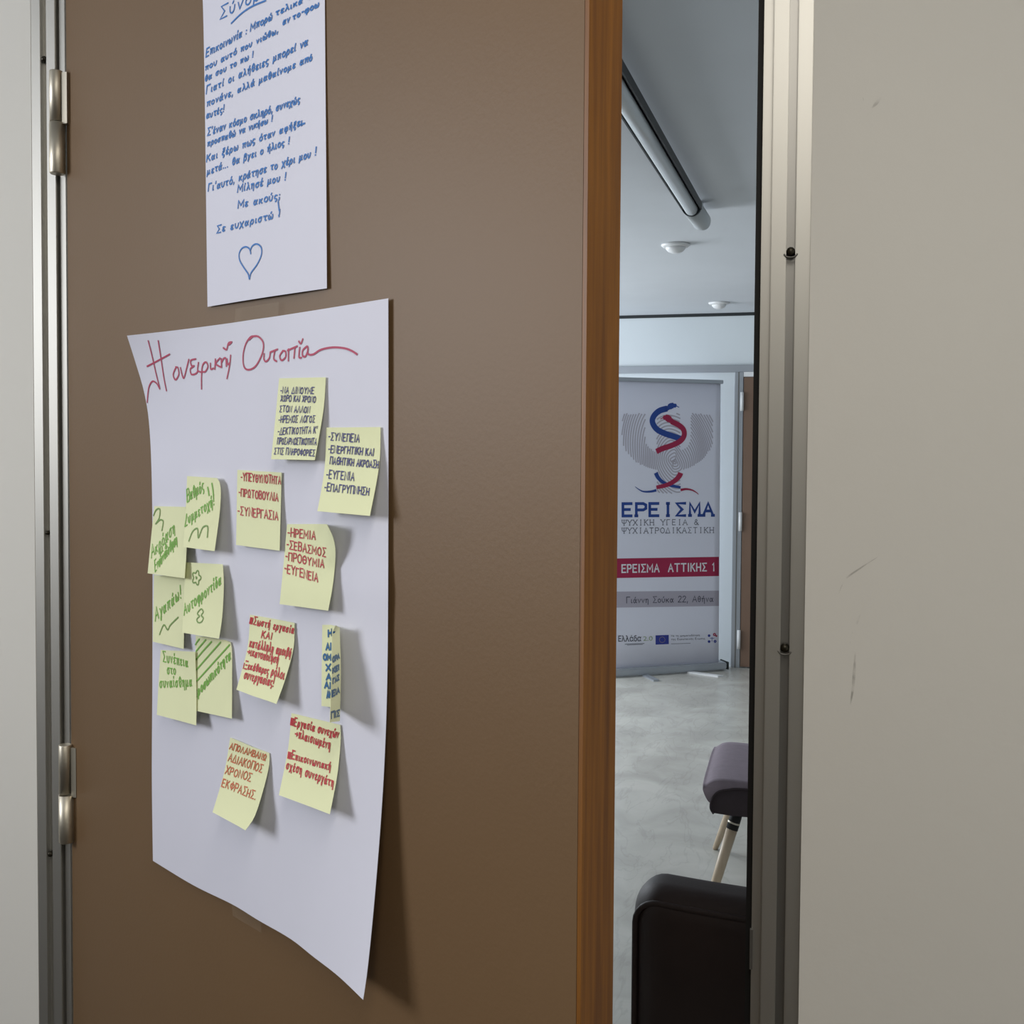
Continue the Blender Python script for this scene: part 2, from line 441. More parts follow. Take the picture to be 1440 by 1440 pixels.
GL = {
 'Α': (7, "0,0 3.5,10 7,0|1.3,3.6 5.7,3.6"), 'Β': (6, "0,0 0,10 4,10 5.5,8.7 5.5,6.6 4,5.3 0,5.3|4,5.3 6,4 6,1.5 4.5,0 0,0"),
 'Γ': (5.5, "0,0 0,10 5.5,10"), 'Δ': (7, "0,0 3.5,10 7,0 0,0"), 'Ε': (5.5, "5.5,10 0,10 0,0 5.5,0|0,5.2 4.5,5.2"),
 'Ζ': (6, "0,10 6,10 0,0 6,0"), 'Η': (6, "0,0 0,10|6,0 6,10|0,5 6,5"),
 'Θ': (7, "~3.5,10 .5,7.5 .5,2.5 3.5,0 6.5,2.5 6.5,7.5 3.5,10|1,5 6,5"), 'Ι': (1.6, ".8,0 .8,10"),
 'Κ': (6, "0,0 0,10|5.5,10 0,4.5|1.5,6 6,0"), 'Λ': (7, "0,0 3.5,10 7,0"), 'Μ': (8, "0,0 0,10 4,3 8,10 8,0"),
 'Ν': (6.5, "0,0 0,10 6.5,0 6.5,10"), 'Ξ': (6, "0,10 6,10|1,5 5,5|0,0 6,0"),
 'Ο': (7, "~3.5,10 .5,7.5 .5,2.5 3.5,0 6.5,2.5 6.5,7.5 3.5,10"), 'Π': (6.5, "0,0 0,10 6.5,10 6.5,0"),
 'Ρ': (5.5, "0,0 0,10 4,10 5.5,8.8 5.5,6 4,4.8 0,4.8"), 'Σ': (6, "6,10 0,10 3.5,5 0,0 6,0"), 'Τ': (7, "0,10 7,10|3.5,10 3.5,0"),
 'Υ': (7, "0,10 3.5,5|7,10 3.5,5 3.5,0"), 'Φ': (7, "~3.5,8 .5,6.5 .5,3.5 3.5,2 6.5,3.5 6.5,6.5 3.5,8|3.5,10 3.5,0"),
 'Χ': (6.5, "0,0 6.5,10|0,10 6.5,0"), 'Ψ': (7, "0,10 0,6 1.5,4 3.5,3.4 5.5,4 7,6 7,10|3.5,10 3.5,0"),
 'Ω': (7, "0,0 2.5,0 .7,4 .7,7.5 3.5,10 6.3,7.5 6.3,4 4.5,0 7,0"),
 'α': (5.7, "~5,6 3.8,2.5 2,0 .5,1 .3,3.5 1.5,5.8 3,5 4.2,1.5 5.5,0"), 'β': (5, "~.5,-3 .5,7 2,9.5 4,8.5 3.5,6 1.5,5.5 4,5 4.5,2 3,0 .8,.8"),
 'γ': (5, "~0,6 1.5,5 2.5,0 2,-3 1.5,-1.5 2.5,1 5,6"), 'δ': (5, "~4,9 2,9.5 1.5,8 4,5 4.8,2.5 3,0 1,.7 .7,3.5 2.3,5.5 3.8,5"),
 'ε': (4, "~4,5.3 2,6 .5,4.7 2.2,3.3 .3,1.8 1.5,0 4,.8"), 'ζ': (4.5, "1,9.5 4,9.5|~4,9.5 .7,5 .5,1.5 3.5,.5 3.8,-1.5 2.5,-2.5"),
 'η': (5, "~0,5.5 .7,6 1,4 1,0|~1,4 2.5,6 4,5.5 4.2,3 4.2,-3"), 'θ': (5, "~2.5,9.5 .7,7 .7,2.5 2.5,0 4.3,2.5 4.3,7 2.5,9.5|.8,4.8 4.3,4.8"),
 'ι': (2.2, "~.8,6 .6,2 1,.2 2,.6"), 'κ': (5, ".3,6 .3,0|4.5,6 .5,2.8|1.5,3.5 4.8,0"), 'λ': (5, "~.5,9.5 1.5,9 3.5,3 5,0|2.5,5.5 .2,0"),
 'μ': (5.7, "~.6,6 .5,2 .2,-3|~.5,2 1.5,.2 3.2,.8 4.2,3|~4.2,6 4.2,1.5 5.5,.2"), 'ν': (4.5, "0,6 2,0 4.3,6"),
 'ξ': (4.5, "~3.8,9.5 1.2,8.5 3.5,7 1.2,5.5 3.5,5|~3,5 .6,3 .8,1 3.5,.3 3.6,-1.8 2.3,-2.5"),
 'ο': (5, "~2.5,6 .5,4.5 .5,1.5 2.5,0 4.5,1.5 4.5,4.5 2.5,6"), 'π': (5.5, "0,6 5.5,6|1.3,6 1,0|4.2,6 4.2,1 5,0"),
 'ρ': (5, "~.3,-3 .5,3 2.2,6 4.2,5 4.5,2 2.7,0 .6,1.2"), 'σ': (5.5, "~5.5,6 2.5,6 .5,4 .6,1.3 2.5,0 4.4,1.5 4.2,4.5 2.8,6"),
 'ς': (4.5, "~4.2,5.5 2,6 .5,4 1,1.8 3.8,.6 3.7,-1.5 2.3,-2.3"), 'τ': (5, "0,6 5,6|~2.5,6 2.3,1.2 4,.2"),
 'υ': (5, "~0,6 .5,1.8 2.2,0 4,1.6 4.5,6"), 'φ': (6.5, "~2,6 .5,4 .8,1.3 3.3,0 5.8,1.5 5.8,4.7 4,6 3.3,3 3.2,-3"),
 'χ': (5, "0,6 4.8,-2.5|4.8,6 0,-2.5"), 'ψ': (6.5, "~.3,6 .6,2 3.2,0 5.8,2 6.2,6|3.2,8 3.2,-3"),
 'ω': (7, "~1,6 .2,3 1,.3 2.8,.3 3.5,3.5 4.2,.3 6,.3 6.8,3 6,6"),
 '!': (1.6, ".9,10 .8,3|.8,.7 .7,0"), '-': (3, "0,4.5 3,4.5"), ':': (1.6, ".8,5 .8,4.2|.8,1.2 .8,.4"), '.': (1.6, ".8,.8 .8,0"),
 ',': (1.6, "1,1 .3,-2"), ';': (2, "1,6 1,5.2|~1,2 1.2,0 .2,-2.2"), "'": (1.4, ".9,10 .5,7"), '→': (6, "0,3.5 6,3.5|4,5.5 6,3.5 4,1.5"),
 '⊠': (6.5, "0,0 0,7.5 6,7.5 6,0 0,0|0,0 6,7.5|0,7.5 6,0"), '&': (7, "7,0 2,6.5 2,8.5 3.5,10 5,8.5 4.8,7 1,4.2 .5,2 2,0 4,0 6.5,4"),
 '0': (6, "~3,10 .5,7.5 .5,2.5 3,0 5.5,2.5 5.5,7.5 3,10"), '1': (4, "1,8 2.5,10 2.5,0"), '2': (5.5, "~.5,8 2,10 4.5,9.5 5,7 0,0|0,0 5.5,0"),
}
def glyph_strokes(ch):
    acc = False
    dec = unicodedata.normalize('NFD', ch)
    if len(dec) > 1: acc = True; ch = dec[0]
    wd, s = GL[ch]
    out = []
    for part in s.split('|'):
        sm = part.startswith('~'); part = part.lstrip('~')
        out.append((sm, [tuple(float(q) for q in p.split(',')) for p in part.split()]))
    if acc: out.append((False, [(wd * .45, 7.6), (wd * .62, 9.6)]))
    return wd, out
def write(ink, text, p0, p1, h, width, up=(0, -1), jit=.35, gap=2.3, mono=None, serif=0, xs=1.0, lift=.0005, ext=.3):
    """baseline from p0 to p1 in picture pixels, capital height h pixels"""
    items = []; cx = 0
    for ch in text:
        if ch == ' ': cx += (mono or 6); continue
        wd, st = glyph_strokes(ch)
        f = min(1.5, xs / wd) if xs > 2 else xs
        if f != 1: wd *= f; st = [(sm, [(x * f, y) for x, y in pl]) for sm, pl in st]
        off = (mono - gap - wd) / 2 if mono else 0
        items.append((cx + off, st)); cx += (mono if mono else wd + gap)
    tot = cx - gap
    ex, ey = (p1[0] - p0[0]) / tot, (p1[1] - p0[1]) / tot
    L = math.hypot(*up); ux, uy = up[0] / L * h / 10, up[1] / L * h / 10
    for gx, st in items:
        jy = random.uniform(-jit, jit) * 1.3; jx = random.uniform(-jit, jit) * .6; js = 1 + random.uniform(-jit, jit) * .25
        for sm, pl in st:
            q = [((x * js + jx + random.uniform(-jit, jit) * .4), (y * js + jy + random.uniform(-jit, jit) * .4)) for x, y in pl]
            ink.stroke([(p0[0] + ex * (gx + x) + ux * y, p0[1] + ey * (gx + x) + uy * y) for x, y in q], width, sm, lift, None, ext)
            if serif:
                for (x, y), (x2, y2) in ((pl[0], pl[1]), (pl[-1], pl[-2])):
                    if (abs(y) < .01 or abs(y - 10) < .01) and abs(y2 - y) > 1.5:
                        ink.stroke([(p0[0] + ex * (gx + x + s) + ux * y, p0[1] + ey * (gx + x + s) + uy * y) for s in (-serif, serif)], width, False, lift, None, 0)
def Z(scale, x0, y0):
    return lambda *pts: [(x0 + a / scale, y0 + b / scale) for a, b in pts]

# -------- tall sheet with the blue poem
zA = Z(6.857, 270, 0); zB = Z(5.762, 270, 200)
a4, bv = sheet('handwritten_sheet', [(283.5, -24), (285.5, 12), (288, 140), (290, 300), (291.8, 431.5)], [(456, -72), (457, 60), (458.5, 240), (459.5, 405.5)],
               lambda u, v, a, z: .0012 + .0022 * math.sin(math.pi * u) + .002 * v * v + .004 * max(0, .12 - v) * (1 - u) * 8, M_paper, 16, 24)
tag(a4, 'white sheet with blue handwritten poem and heart, taped above the large poster', 'sheet of paper')
ik = Ink(bv)
BW = .0016
for t, p0, p1, h in [
    ("Σύνορα", (310, 27), (377, -8), 21),
    ("Επικοινωνία :", (290, 80), (347, 48), 14), ("Μπορώ", (352.5, 44), (383, 27), 13), ("τελικά να", (388, 22.5), (446, -6), 10.5),
    ("που αυτό που νιώθω,", (289, 99), (391, 46), 10.5), ("αν", (398, 35.5), (407.5, 30.5), 12), ("το-φοω", (412, 28), (448.6, 9), 10.5),
    ("θα σου το πω !", (288.5, 114.8), (356, 80.5), 10.5),
    ("Γιατί οι αλήθειες μπορεί να", (290.5, 132.5), (432.6, 63.5), 13), ("πονάνε, αλλά μαθαίνομε από", (291, 150), (439, 84.5), 11.5),
    ("αυτές!", (290.5, 167), (315, 157.5), 11.5), ("Σ'έναν κόσμο σκληρό, συνεχώς", (292, 191), (421.7, 144), 12.5),
    ("προσπαθώ να νικήσω !", (292, 206), (383, 171), 11), ("Και ξέρω πως όταν αφήξει", (291, 227.5), (425, 176), 12),
    ("μετά... θα βγει ο ήλιος !", (291.5, 246), (407, 202), 12), ("Γι'αυτό, κράτησε το χέρι μου !", (293, 269.5), (444.4, 218.5), 13),
    ("Μίλησέ μου !", (334.5, 270.5), (402, 253), 13), ("Με ακούς;", (335, 293), (394, 279.5), 13), ("Σε ευχαριστώ !", (305, 328), (393.5, 304.5), 12.5)]:
    write(ik, t, p0, p1, h * .85, BW if t != "Σύνορα" else .0016, up=(.10, -1), jit=.28)
ik.stroke([(325.5, 33), (340, 19), (355, 9), (374, 1)], .0017, True)
ik.stroke([(429, 173.5), (421, 176)], .0018); ik.stroke([(391.5, 284), (393, 296)], .0018); ik.stroke([(392.5, 302.5), (392.8, 304)], .0018)
ik.build('handwriting', M_blueink, a4, 'blue marker handwriting')
ik = Ink(bv)
ik.stroke(zB((478, 905), (470, 868), (440, 848), (405, 862), (384, 905), (390, 960), (425, 1020), (456, 1065), (468, 1108), (480, 1060), (530, 990), (562, 920), (566, 865), (545, 832), (515, 826), (488, 845), (474, 880)), .0016, True)
ik.build('heart_drawing', M_blueink, a4, 'heart drawn in blue outline')

# -------- large poster
VC = .42
def poster_d(u, v):
    d = .0035 + .026 * (1 - u) ** 3 * max(0, 1 - v * 4.5) ** 2
    d += .030 * max(0, u) ** 2.2 * max(0, (v - .35) / .65) ** 2.2
    d += .0016 * math.sin(u * 7 + 1) * math.sin(v * 5) * u * (1 - u) * 4
    d += .0012 * max(0, 1 - abs(v - VC) / .05) + .0010 * max(0, 1 - abs(u - .52) / .06)
    d += .004 * (1 - u) ** 2 * v
    return d
left = [(178.5, 472), (190, 508), (203, 553), (210, 600), (213.5, 680), (214.5, 800), (214.2, 960), (213.5, 1090), (215, 1210.5)]
right = [(545.8, 419.5), (546, 600), (545.7, 800), (544.5, 950), (541, 1060), (535, 1160), (526, 1270), (517, 1360), (510.5, 1406)]
bot = [(215, 1210.5), (272, 1245), (327, 1272), (363, 1294), (408, 1320), (440, 1345), (476, 1373), (510.5, 1406)]
poster, pbv = sheet('poster', left, right, lambda u, v, a, z: poster_d(u, v), M_paper, 40, 60, bot)
tag(poster, 'large white paper poster with crimson title, covered with yellow notes, on the brown door', 'poster')
z3 = Z(3.692, 170, 410)
ik = Ink(pbv); TW = .0019
for pl in [
    [(143, 255), (160, 320), (185, 430), (203, 503), (188, 478), (165, 466), (146, 500), (138, 575)], [(195, 255), (210, 350), (225, 450), (238, 515)], [(137, 388), (180, 366), (255, 325)],
    [(288, 392), (273, 430), (285, 458), (302, 430), (297, 396), (285, 392)], [(310, 395), (322, 442), (330, 445), (342, 400), (354, 352)],
    [(390, 350), (364, 358), (368, 385), (382, 386), (362, 402), (368, 430), (392, 425), (402, 408)], [(404, 368), (400, 408), (416, 418)],
    [(420, 506), (420, 440), (425, 385), (442, 366), (453, 388), (440, 415), (424, 416)], [(466, 372), (468, 402), (482, 398)],
    [(492, 350), (489, 404)], [(516, 345), (494, 374), (520, 392)], [(522, 348), (524, 394)], [(523, 370), (535, 348), (546, 348), (549, 388)],
    [(552, 350), (556, 378), (566, 370)], [(571, 330), (566, 382), (552, 452)], [(533, 292), (550, 301), (558, 272), (566, 264), (577, 263), (562, 276)],
    [(700, 232), (675, 236), (650, 272), (636, 330), (640, 388), (664, 406), (702, 386), (735, 322), (741, 268), (718, 236), (690, 232), (668, 250)],
    [(745, 322), (744, 350), (755, 363), (772, 345), (777, 315)], [(779, 314), (815, 300)], [(801, 306), (795, 348), (810, 362)],
    [(842, 308), (826, 335), (836, 357), (856, 340), (856, 312), (842, 308)], [(872, 298), (871, 360)], [(866, 306), (917, 284)], [(905, 290), (900, 346)],
    [(930, 290), (926, 338), (938, 344)], [(925, 258), (936, 270), (946, 246)],
    [(968, 284), (946, 305), (945, 333), (960, 336), (973, 302), (970, 285)], [(972, 290), (974, 324), (1000, 326), (1040, 302), (1100, 290), (1160, 294), (1200, 308), (1228, 326)]]:
    ik.stroke(z3(*pl), TW, len(pl) > 2)
ik.build('title_lettering', M_title, poster, 'crimson handwritten title')
# clear tape at the top and bottom edges of the poster
def tape(quad):
    d = .0046
    vs = []
    for (px, py) in quad:
        a, z = dun(px, py, d); vs.append(dpt(a, d, z))
    from_data('tape_strip', vs, [(0, 1, 2, 3)], M_tape, poster)
tape([(331, 434), (392, 425), (391, 446), (330, 455)])
tape([(326, 1268), (366, 1290), (368, 1312), (327, 1288)])

# -------- yellow notes
def homog(src):
    """unit square -> quad (TL, TR, BR, BL); returns inverse px -> (u, v)"""
    (x0, y0), (x1, y1), (x2, y2), (x3, y3) = src
    dx1, dx2, dx3 = x1 - x2, x3 - x2, x0 - x1 + x2 - x3
    dy1, dy2, dy3 = y1 - y2, y3 - y2, y0 - y1 + y2 - y3
    den = dx1 * dy2 - dx2 * dy1
    g_ = (dx3 * dy2 - dx2 * dy3) / den; h_ = (dx1 * dy3 - dx3 * dy1) / den
    M = Matrix(((x1 - x0 + g_ * x1, x3 - x0 + h_ * x3, x0), (y1 - y0 + g_ * y1, y3 - y0 + h_ * y3, y0), (g_, h_, 1))).inverted()
    def f(px, py):
        q = M @ Vector((px, py, 1)); return q.x / q.z, q.y / q.z
    return f
PUV = homog([(205, 470), (546, 420), (520, 1385), (215, 1210)])
NG = 'yellow sticky notes on the poster'
def note(left, right, lift, words, label, over=0, corner=0, wdt=.0017, inks=None, upv=None):
    """words: list of (text, p0, p1, height, ink, width)"""
    cx = (left[0][0] + right[0][0] + left[-1][0] + right[-1][0]) / 4; cy = (left[0][1] + left[-1][1] + right[0][1] + right[-1][1]) / 4
    pts = [left[0], right[0], right[-1], left[-1]]
    uv = [PUV(*p) for p in pts]
    (ua, va), (ub, vb), (uc, vc), (ud, vd) = uv
    def dfun(u, v, a, z):
        U = (ua + (ub - ua) * u) * (1 - v) + (ud + (uc - ud) * u) * v
        V = (va + (vb - va) * u) * (1 - v) + (vd + (vc - vd) * u) * v
        base = poster_d(min(1, max(0, U)), min(1, max(0, V)))
        return base + .0018 + over + lift * (v ** 1.6) + corner * max(0, u - .55) ** 2 * max(0, .5 - v) * 8
    o, b = sheet('sticky_note', left, right, dfun, M_note, 10, 14, None, .00025)
    tag(o, label, 'sticky note', NG)
    by = {}
    upx = ((left[0][0] - left[-1][0]) + (right[0][0] - right[-1][0])) / 2
    upy = ((left[0][1] - left[-1][1]) + (right[0][1] - right[-1][1])) / 2
    for item in words:
        if item[0] == '~':
            _, pl, m, wd = item
            by.setdefault(m, Ink(b)).stroke(pl, wd, True)
        else:
            t, p0, p1, h, m, wd = item
            write(by.setdefault(m, Ink(b)), t, p0, p1, h, wd, up=(upv or (upx, upy)), jit=.26, gap=2.8)
    for m, k in by.items():
        k.build('handwriting' if m not in (M_greenthin,) else 'doodle', m, o)
    return o
def words(z, sc, lst, m, wd):
    return [(t, z(p0)[0], z(p1)[0], h / sc, m, wd) for t, p0, p1, h in lst]

z4 = Z(4.0, 320, 520); z5 = Z(3.694, 190, 650); z6 = Z(4.236, 280, 840)
note(z4((290, 48), (268, 280), (245, 503)), z4((552, 42), (538, 230), (490, 508)), .010,
     words(z4, 4, [("-ΝΑ ΔΙΝΟΥΜΕ", (298, 133), (485, 135), 36), ("ΧΩΡΟ ΚΑΙ ΧΡΟΝΟ", (300, 176), (495, 184), 34), ("ΣΤΟΝ ΑΛΛΟΝ", (294, 236), (462, 243), 36),
      ("-ΗΡΕΜΟΣ ΛΟΓΟΣ", (288, 298), (490, 296), 38), ("-ΔΕΚΤΙΚΟΤΗΤΑ Κ'", (283, 366), (503, 358), 38), ("ΠΡΟΣΑΡΜΟΣΤΙΚΟΤΗΤΑ", (280, 418), (500, 423), 36),
      ("ΣΤΙΣ ΠΛΗΡΟΦΟΡΙΕΣ", (264, 474), (490, 486), 36)], M_navy, .0010), 'yellow note with seven tight navy lines, topmost on the poster')
note(z4((555, 325), (545, 560), (505, 795)), z4((860, 322), (852, 540), (800, 822)), .013,
     words(z4, 4, [("-ΣΥΝΕΠΕΙΑ", (568, 395), (742, 408), 44), ("-ΕΝΕΡΓΗΤΙΚΗ ΚΑΙ", (568, 465), (822, 484), 40), ("ΠΑΘΗΤΙΚΗ ΑΚΡΟΑΣΗ", (577, 530), (848, 552), 40),
      ("-ΕΥΓΕΝΙΑ", (556, 610), (712, 624), 46), ("-ΕΠΑΓΡΥΠΝΗΣΗ", (546, 680), (795, 706), 42)], M_navy, .0011), 'yellow note with five navy lines by the right edge of the poster')
note(z4((55, 563), (48, 985)), z4((304, 578), (298, 800), (292, 1018)), .006,
     words(z4, 4, [("-ΥΠΕΥΘΥΝΟΤΗΤΑ", (77, 622), (300, 645), 44), ("-ΠΡΩΤΟΒΟΥΛΙΑ", (65, 710), (285, 740), 44), ("-ΣΥΝΕΡΓΑΣΙΑ", (60, 815), (285, 846), 48)], M_redink, .0013),
     'yellow note with three red capital words, right of the green notes')
note(z4((335, 868), (315, 1090), (293, 1318)), z4((560, 872), (598, 960), (606, 1060), (590, 1220), (565, 1355)), .009,
     words(z4, 4, [("-ΗΡΕΜΙΑ", (340, 938), (495, 956), 48), ("-ΣΕΒΑΣΜΟΣ", (335, 1003), (552, 1052), 46), ("-ΠΡΟΘΥΜΙΑ", (328, 1070), (543, 1116), 46), ("-ΕΥΓΕΝΕΙΑ", (322, 1138), (508, 1194), 46)], M_redink, .0013),
     'yellow note with four red capital words and a curled corner, mid poster', corner=.02)
# green cluster at the left edge
G, GT = M_green, M_greenthin
note(z5((98, 585), (92, 932)), z5((258, 600), (252, 970)), .006,
     words(z5, 3.694, [("Αγαπάω!", (106, 826), (240, 705), 66)], G, .0016) + [('~', z5((128, 895), (150, 845), (170, 870), (185, 845), (225, 805)), GT, .0017)],
     'yellow note with one green word over a green zigzag, tucked under its neighbours', upv=(-.05, -1))
note(z5((100, 228), (82, 400), (65, 577)), z5((262, 232), (268, 420), (257, 603)), .008,
     words(z5, 3.694, [("Ακρόαση", (86, 500), (208, 362), 62), ("με", (132, 478), (168, 440), 50), ("Ενσυναίσθηση", (105, 570), (220, 420), 58)], G, .0014)
     + [('~', z5((92, 290), (110, 248), (130, 245), (126, 290), (108, 320), (130, 300), (147, 308), (140, 355)), GT, .0017)],
     'leftmost yellow note, green slanted words under a green squiggle', over=.003, upv=(-.05, -1))
note(z5((270, 72), (262, 260), (250, 440)), z5((425, 82), (443, 125), (440, 250), (412, 462)), .010,
     words(z5, 3.694, [("Βαθμός", (272, 206), (358, 148), 62), ("Συμμετοχή!", (260, 332), (412, 222), 58)], G, .0015)
     + [('~', z5((378, 130), (382, 150), (385, 172)), G, .0019), ('~', z5((400, 110), (405, 140), (408, 172)), G, .0019),
        ('~', z5((280, 410), (300, 360), (325, 345), (330, 392), (352, 340), (378, 335), (376, 390)), GT, .0017)],
     'topmost of the green notes, ending in a rounded zigzag', over=.004, upv=(-.05, -1))
note(z5((315, 900), (310, 1290)), z5((470, 925), (500, 950), (503, 1140), (502, 1332)), .008,
     words(z5, 3.694, [("προσωπικότητα", (314, 1232), (497, 1020), 54)], G, .0017)
     + [('~', z5((312, 952), (322, 935), (335, 918)), G, .0017), ('~', z5((310, 992), (340, 955), (368, 922)), G, .0017), ('~', z5((310, 1035), (350, 985), (398, 932)), G, .0017),
        ('~', z5((308, 1092), (370, 1020), (445, 935)), G, .0017), ('~', z5((310, 1150), (400, 1050), (492, 948)), G, .0017)],
     'yellow note with green diagonal stripes in its upper half', upv=(-.05, -1))
note(z5((262, 520), (253, 700), (245, 885)), z5((455, 530), (460, 640), (452, 800), (435, 917)), .011,
     words(z5, 3.694, [("Αυτοφροντίδα", (256, 796), (448, 632), 60)], G, .0015)
     + [('~', z5(*[(320 + (24 + 5 * math.cos(5 * t)) * .8 * math.cos(t), 600 + (32 + 7 * math.cos(5 * t)) * math.sin(t)) for t in [i * math.pi / 20 for i in range(41)]]), GT, .0014),
        ('~', z5((317, 596), (321, 600), (318, 604)), GT, .002),
        ('~', z5((330, 775), (345, 762), (355, 778), (345, 795), (355, 810), (345, 830), (328, 832), (322, 815), (335, 800), (325, 788), (330, 775)), GT, .0014)],
     'yellow note with one green word between two drawn flowers', over=.004, upv=(-.05, -1))
note(z5((133, 975), (122, 1140), (113, 1312)), z5((312, 985), (318, 1200), (317, 1367)), .009,
     words(z5, 3.694, [("Συνέπεια", (148, 1036), (276, 1062), 54), ("στο", (168, 1098), (212, 1100), 50), ("συναίσθημα", (130, 1172), (296, 1162), 54)], G, .0014),
     'lowest green note at the left edge, three upright lines', over=.003, upv=(-.05, -1))
# lower notes
note(z6((303, 103), (288, 300), (222, 550)), z6((568, 152), (562, 300), (515, 480), (460, 635)), .017,
     words(z6, 4.236, [("⊠Σωστή εργασία", (302, 155), (563, 216), 46), ("ΚΑΙ", (372, 240), (432, 252), 42), ("κατάλληλη αμοιβή", (300, 294), (545, 356), 54), ("→ικανοποίηση", (287, 342), (470, 394), 50),
      ("⊠Ξεκάθαρες", (253, 420), (412, 458), 44), ("ρόλοι", (430, 462), (505, 490), 56), ("συνεργασίας!", (268, 482), (442, 532), 54)], M_redbold, .0014),
     'yellow note crowded with bold red script, below mid poster')
note(z6((550, 690), (530, 900), (475, 1178)), z6((840, 760), (842, 860), (822, 1060), (778, 1292)), .017,
     words(z6, 4.236, [("⊠Εργασία συνεχών", (546, 757), (830, 838), 50), ("→πλαισιωμένη", (572, 830), (780, 905), 54), ("⊠Επικοινωνιακή", (530, 955), (782, 1030), 46), ("σχέση συνεργάτη", (520, 1020), (800, 1128), 54)], M_redbold, .0014),
     'yellow note of bold red script with a blank foot, lowest at right')
note(z6((185, 835), (150, 1040), (80, 1280)), z6((418, 928), (415, 1010), (375, 1170), (328, 1310), (275, 1388)), .022,
     words(z6, 4.236, [("ΑΠΟΛΑΜΒΑΝΩ", (182, 903), (396, 972), 38), ("ΑΔΙΑΚΟΠΟΣ", (174, 973), (372, 1044), 46), ("ΧΡΟΝΟΣ", (156, 1048), (306, 1096), 46), ("ΕΚΦΡΑΣΗΣ.", (135, 1126), (335, 1206), 48)], M_orange, .0013),
     'lowest yellow note, four lines of orange capitals, foot curling outwards')
# the folded note: half of it stands off the poster
def folded_note():
    zf = Z(8.47, 440, 860)
    cols = [zf((112, 158), (105, 700), (102, 1125)), zf((215, 158), (222, 700), (220, 1138)), zf((315, 190), (330, 700), (318, 1305)), zf((268, 162), (228, 285), (222, 700), (200, 1320))]
    ds = [.007, .011, .024, .040]
    nv = 14; vs = []; fs = []
    nn = 13
    grid = []
    for j in range(nv + 1):
        v = j / nv
        P = []
        for c, d in zip(cols, ds):
            d2 = d * (.55 + .45 * v) if d > .01 else d + .004 * v
            x, y = lerp_poly(smooth_poly(c), v); a, z = dun(x, y, d2); P.append((a, d2, z))
        row = []
        for i in range(nn):
            t = i / (nn - 1) * 3; q0 = min(2, int(t)); k = t - q0
            A, B = P[q0], P[q0 + 1]
            row.append(dpt(*[A[q] + (B[q] - A[q]) * k for q in range(3)]))
        grid.append(row)
    vs = [p for r in grid for p in r]
    for j in range(nv):
        for i in range(nn - 1):
            q = j * nn + i; fs.append((q, q + nn, q + nn + 1, q + 1))
    o = from_data('sticky_note', vs, fs, M_note); b = BVHTree.FromPolygons(vs, fs)
    s = o.modifiers.new('thickness', 'SOLIDIFY'); s.thickness = .00025; s.offset = -1
    es = o.modifiers.new('crisp_edges', 'EDGE_SPLIT'); es.split_angle = R(70)
    tag(o, 'folded yellow note with blue writing, standing off the poster near its right edge', 'sticky note', NG)
    k = Ink(b); kf = Ink(b)
    for t, p0, p1, h in [("Η-", (188, 300), (255, 275), 75), ("ΑΙ", (160, 455), (222, 455), 80), ("ΟΜ", (130, 575), (215, 580), 70), ("ΟΡΑ", (232, 605), (310, 555), 55), ("Χ", (160, 705), (212, 700), 75),
                         ("ΚΕΙ", (232, 735), (305, 690), 55), ("Α", (165, 815), (220, 820), 75), ("ΓΑΣ", (235, 860), (305, 810), 55), ("ΑΙ", (145, 910), (215, 920), 75), ("ΑΜ", (170, 1030), (225, 1015), 80), ("ΕΙΑ", (232, 1010), (312, 965), 65),
                         ("ΠΙΣ", (215, 1275), (312, 1240), 70)]:
        write(kf if p0[0] > 212 else k, t, zf(p0)[0], zf(p1)[0], h / 8.47, .0018, jit=.2)
    k.build('handwriting', M_tealink, o, 'blue marker handwriting'); kf.build('flap_handwriting', M_fadeink, o, 'faded writing on the folded flap')
folded_note()

# ------------------------------------------------------------------ roll-up banner in the far room
A_ = on_z(862, 952.6, 0); B_ = on_z(1016, 942.6, 0)
BD = (B_ - A_); BD.z = 0; BLEN = BD.length; BD.normalize(); BN = Vector((BD.y, -BD.x, 0))
if BN.dot(CAM - A_) < 0: BN = -BN
def bun(px, py, off=0): return onplane(px, py, A_ + BN * off, BN)
def blocal(P): q = P - A_; return q.dot(BD), q.z
a0 = -.02; a1 = blocal(bun(1013, 745))[0]; aR = blocal(bun(1018, 940))[0]
zt = blocal(bun(945, 537))[1]; zb = blocal(bun(945, 936))[1]
banner = empty('roll_up_banner', A_ + BD * (a1 / 2))
tag(banner, 'white roll-up banner with crimson band and twin snake emblem by the far wall', 'banner')
def bpt(a, d, z): return A_ + BD * a + BN * d + Vector((0, 0, z))
def bbox(name, a0, a1, d0, d1, z0, z1, m, bevel=0):
    bm = bmesh.new()
    v = [bm.verts.new(bpt(a, d, z)) for a in (a0, a1) for d in (d0, d1) for z in (z0, z1)]
    for f in ((0, 1, 3, 2), (4, 6, 7, 5), (0, 4, 5, 1), (2, 3, 7, 6), (0, 2, 6, 4), (1, 5, 7, 3)): bm.faces.new([v[i] for i in f])
    if bevel: bmesh.ops.bevel(bm, geom=bm.edges[:], offset=bevel, segments=3, affect='EDGES')
    return rel(from_bm(name, bm, m), banner)
vs, fs = [], []
nu, nv = 150, 8
for j in range(nv + 1):
    z = zt + (zb - zt) * j / nv
    for i in range(nu + 1):
        u = i / nu; e = max(0, (u - .93) / .07); e0 = max(0, (.05 - u) / .05)
        vs.append(bpt(a0 + (a1 + .012 * j / nv - a0) * u, -.022 * e * e - .015 * e0 * e0, z))
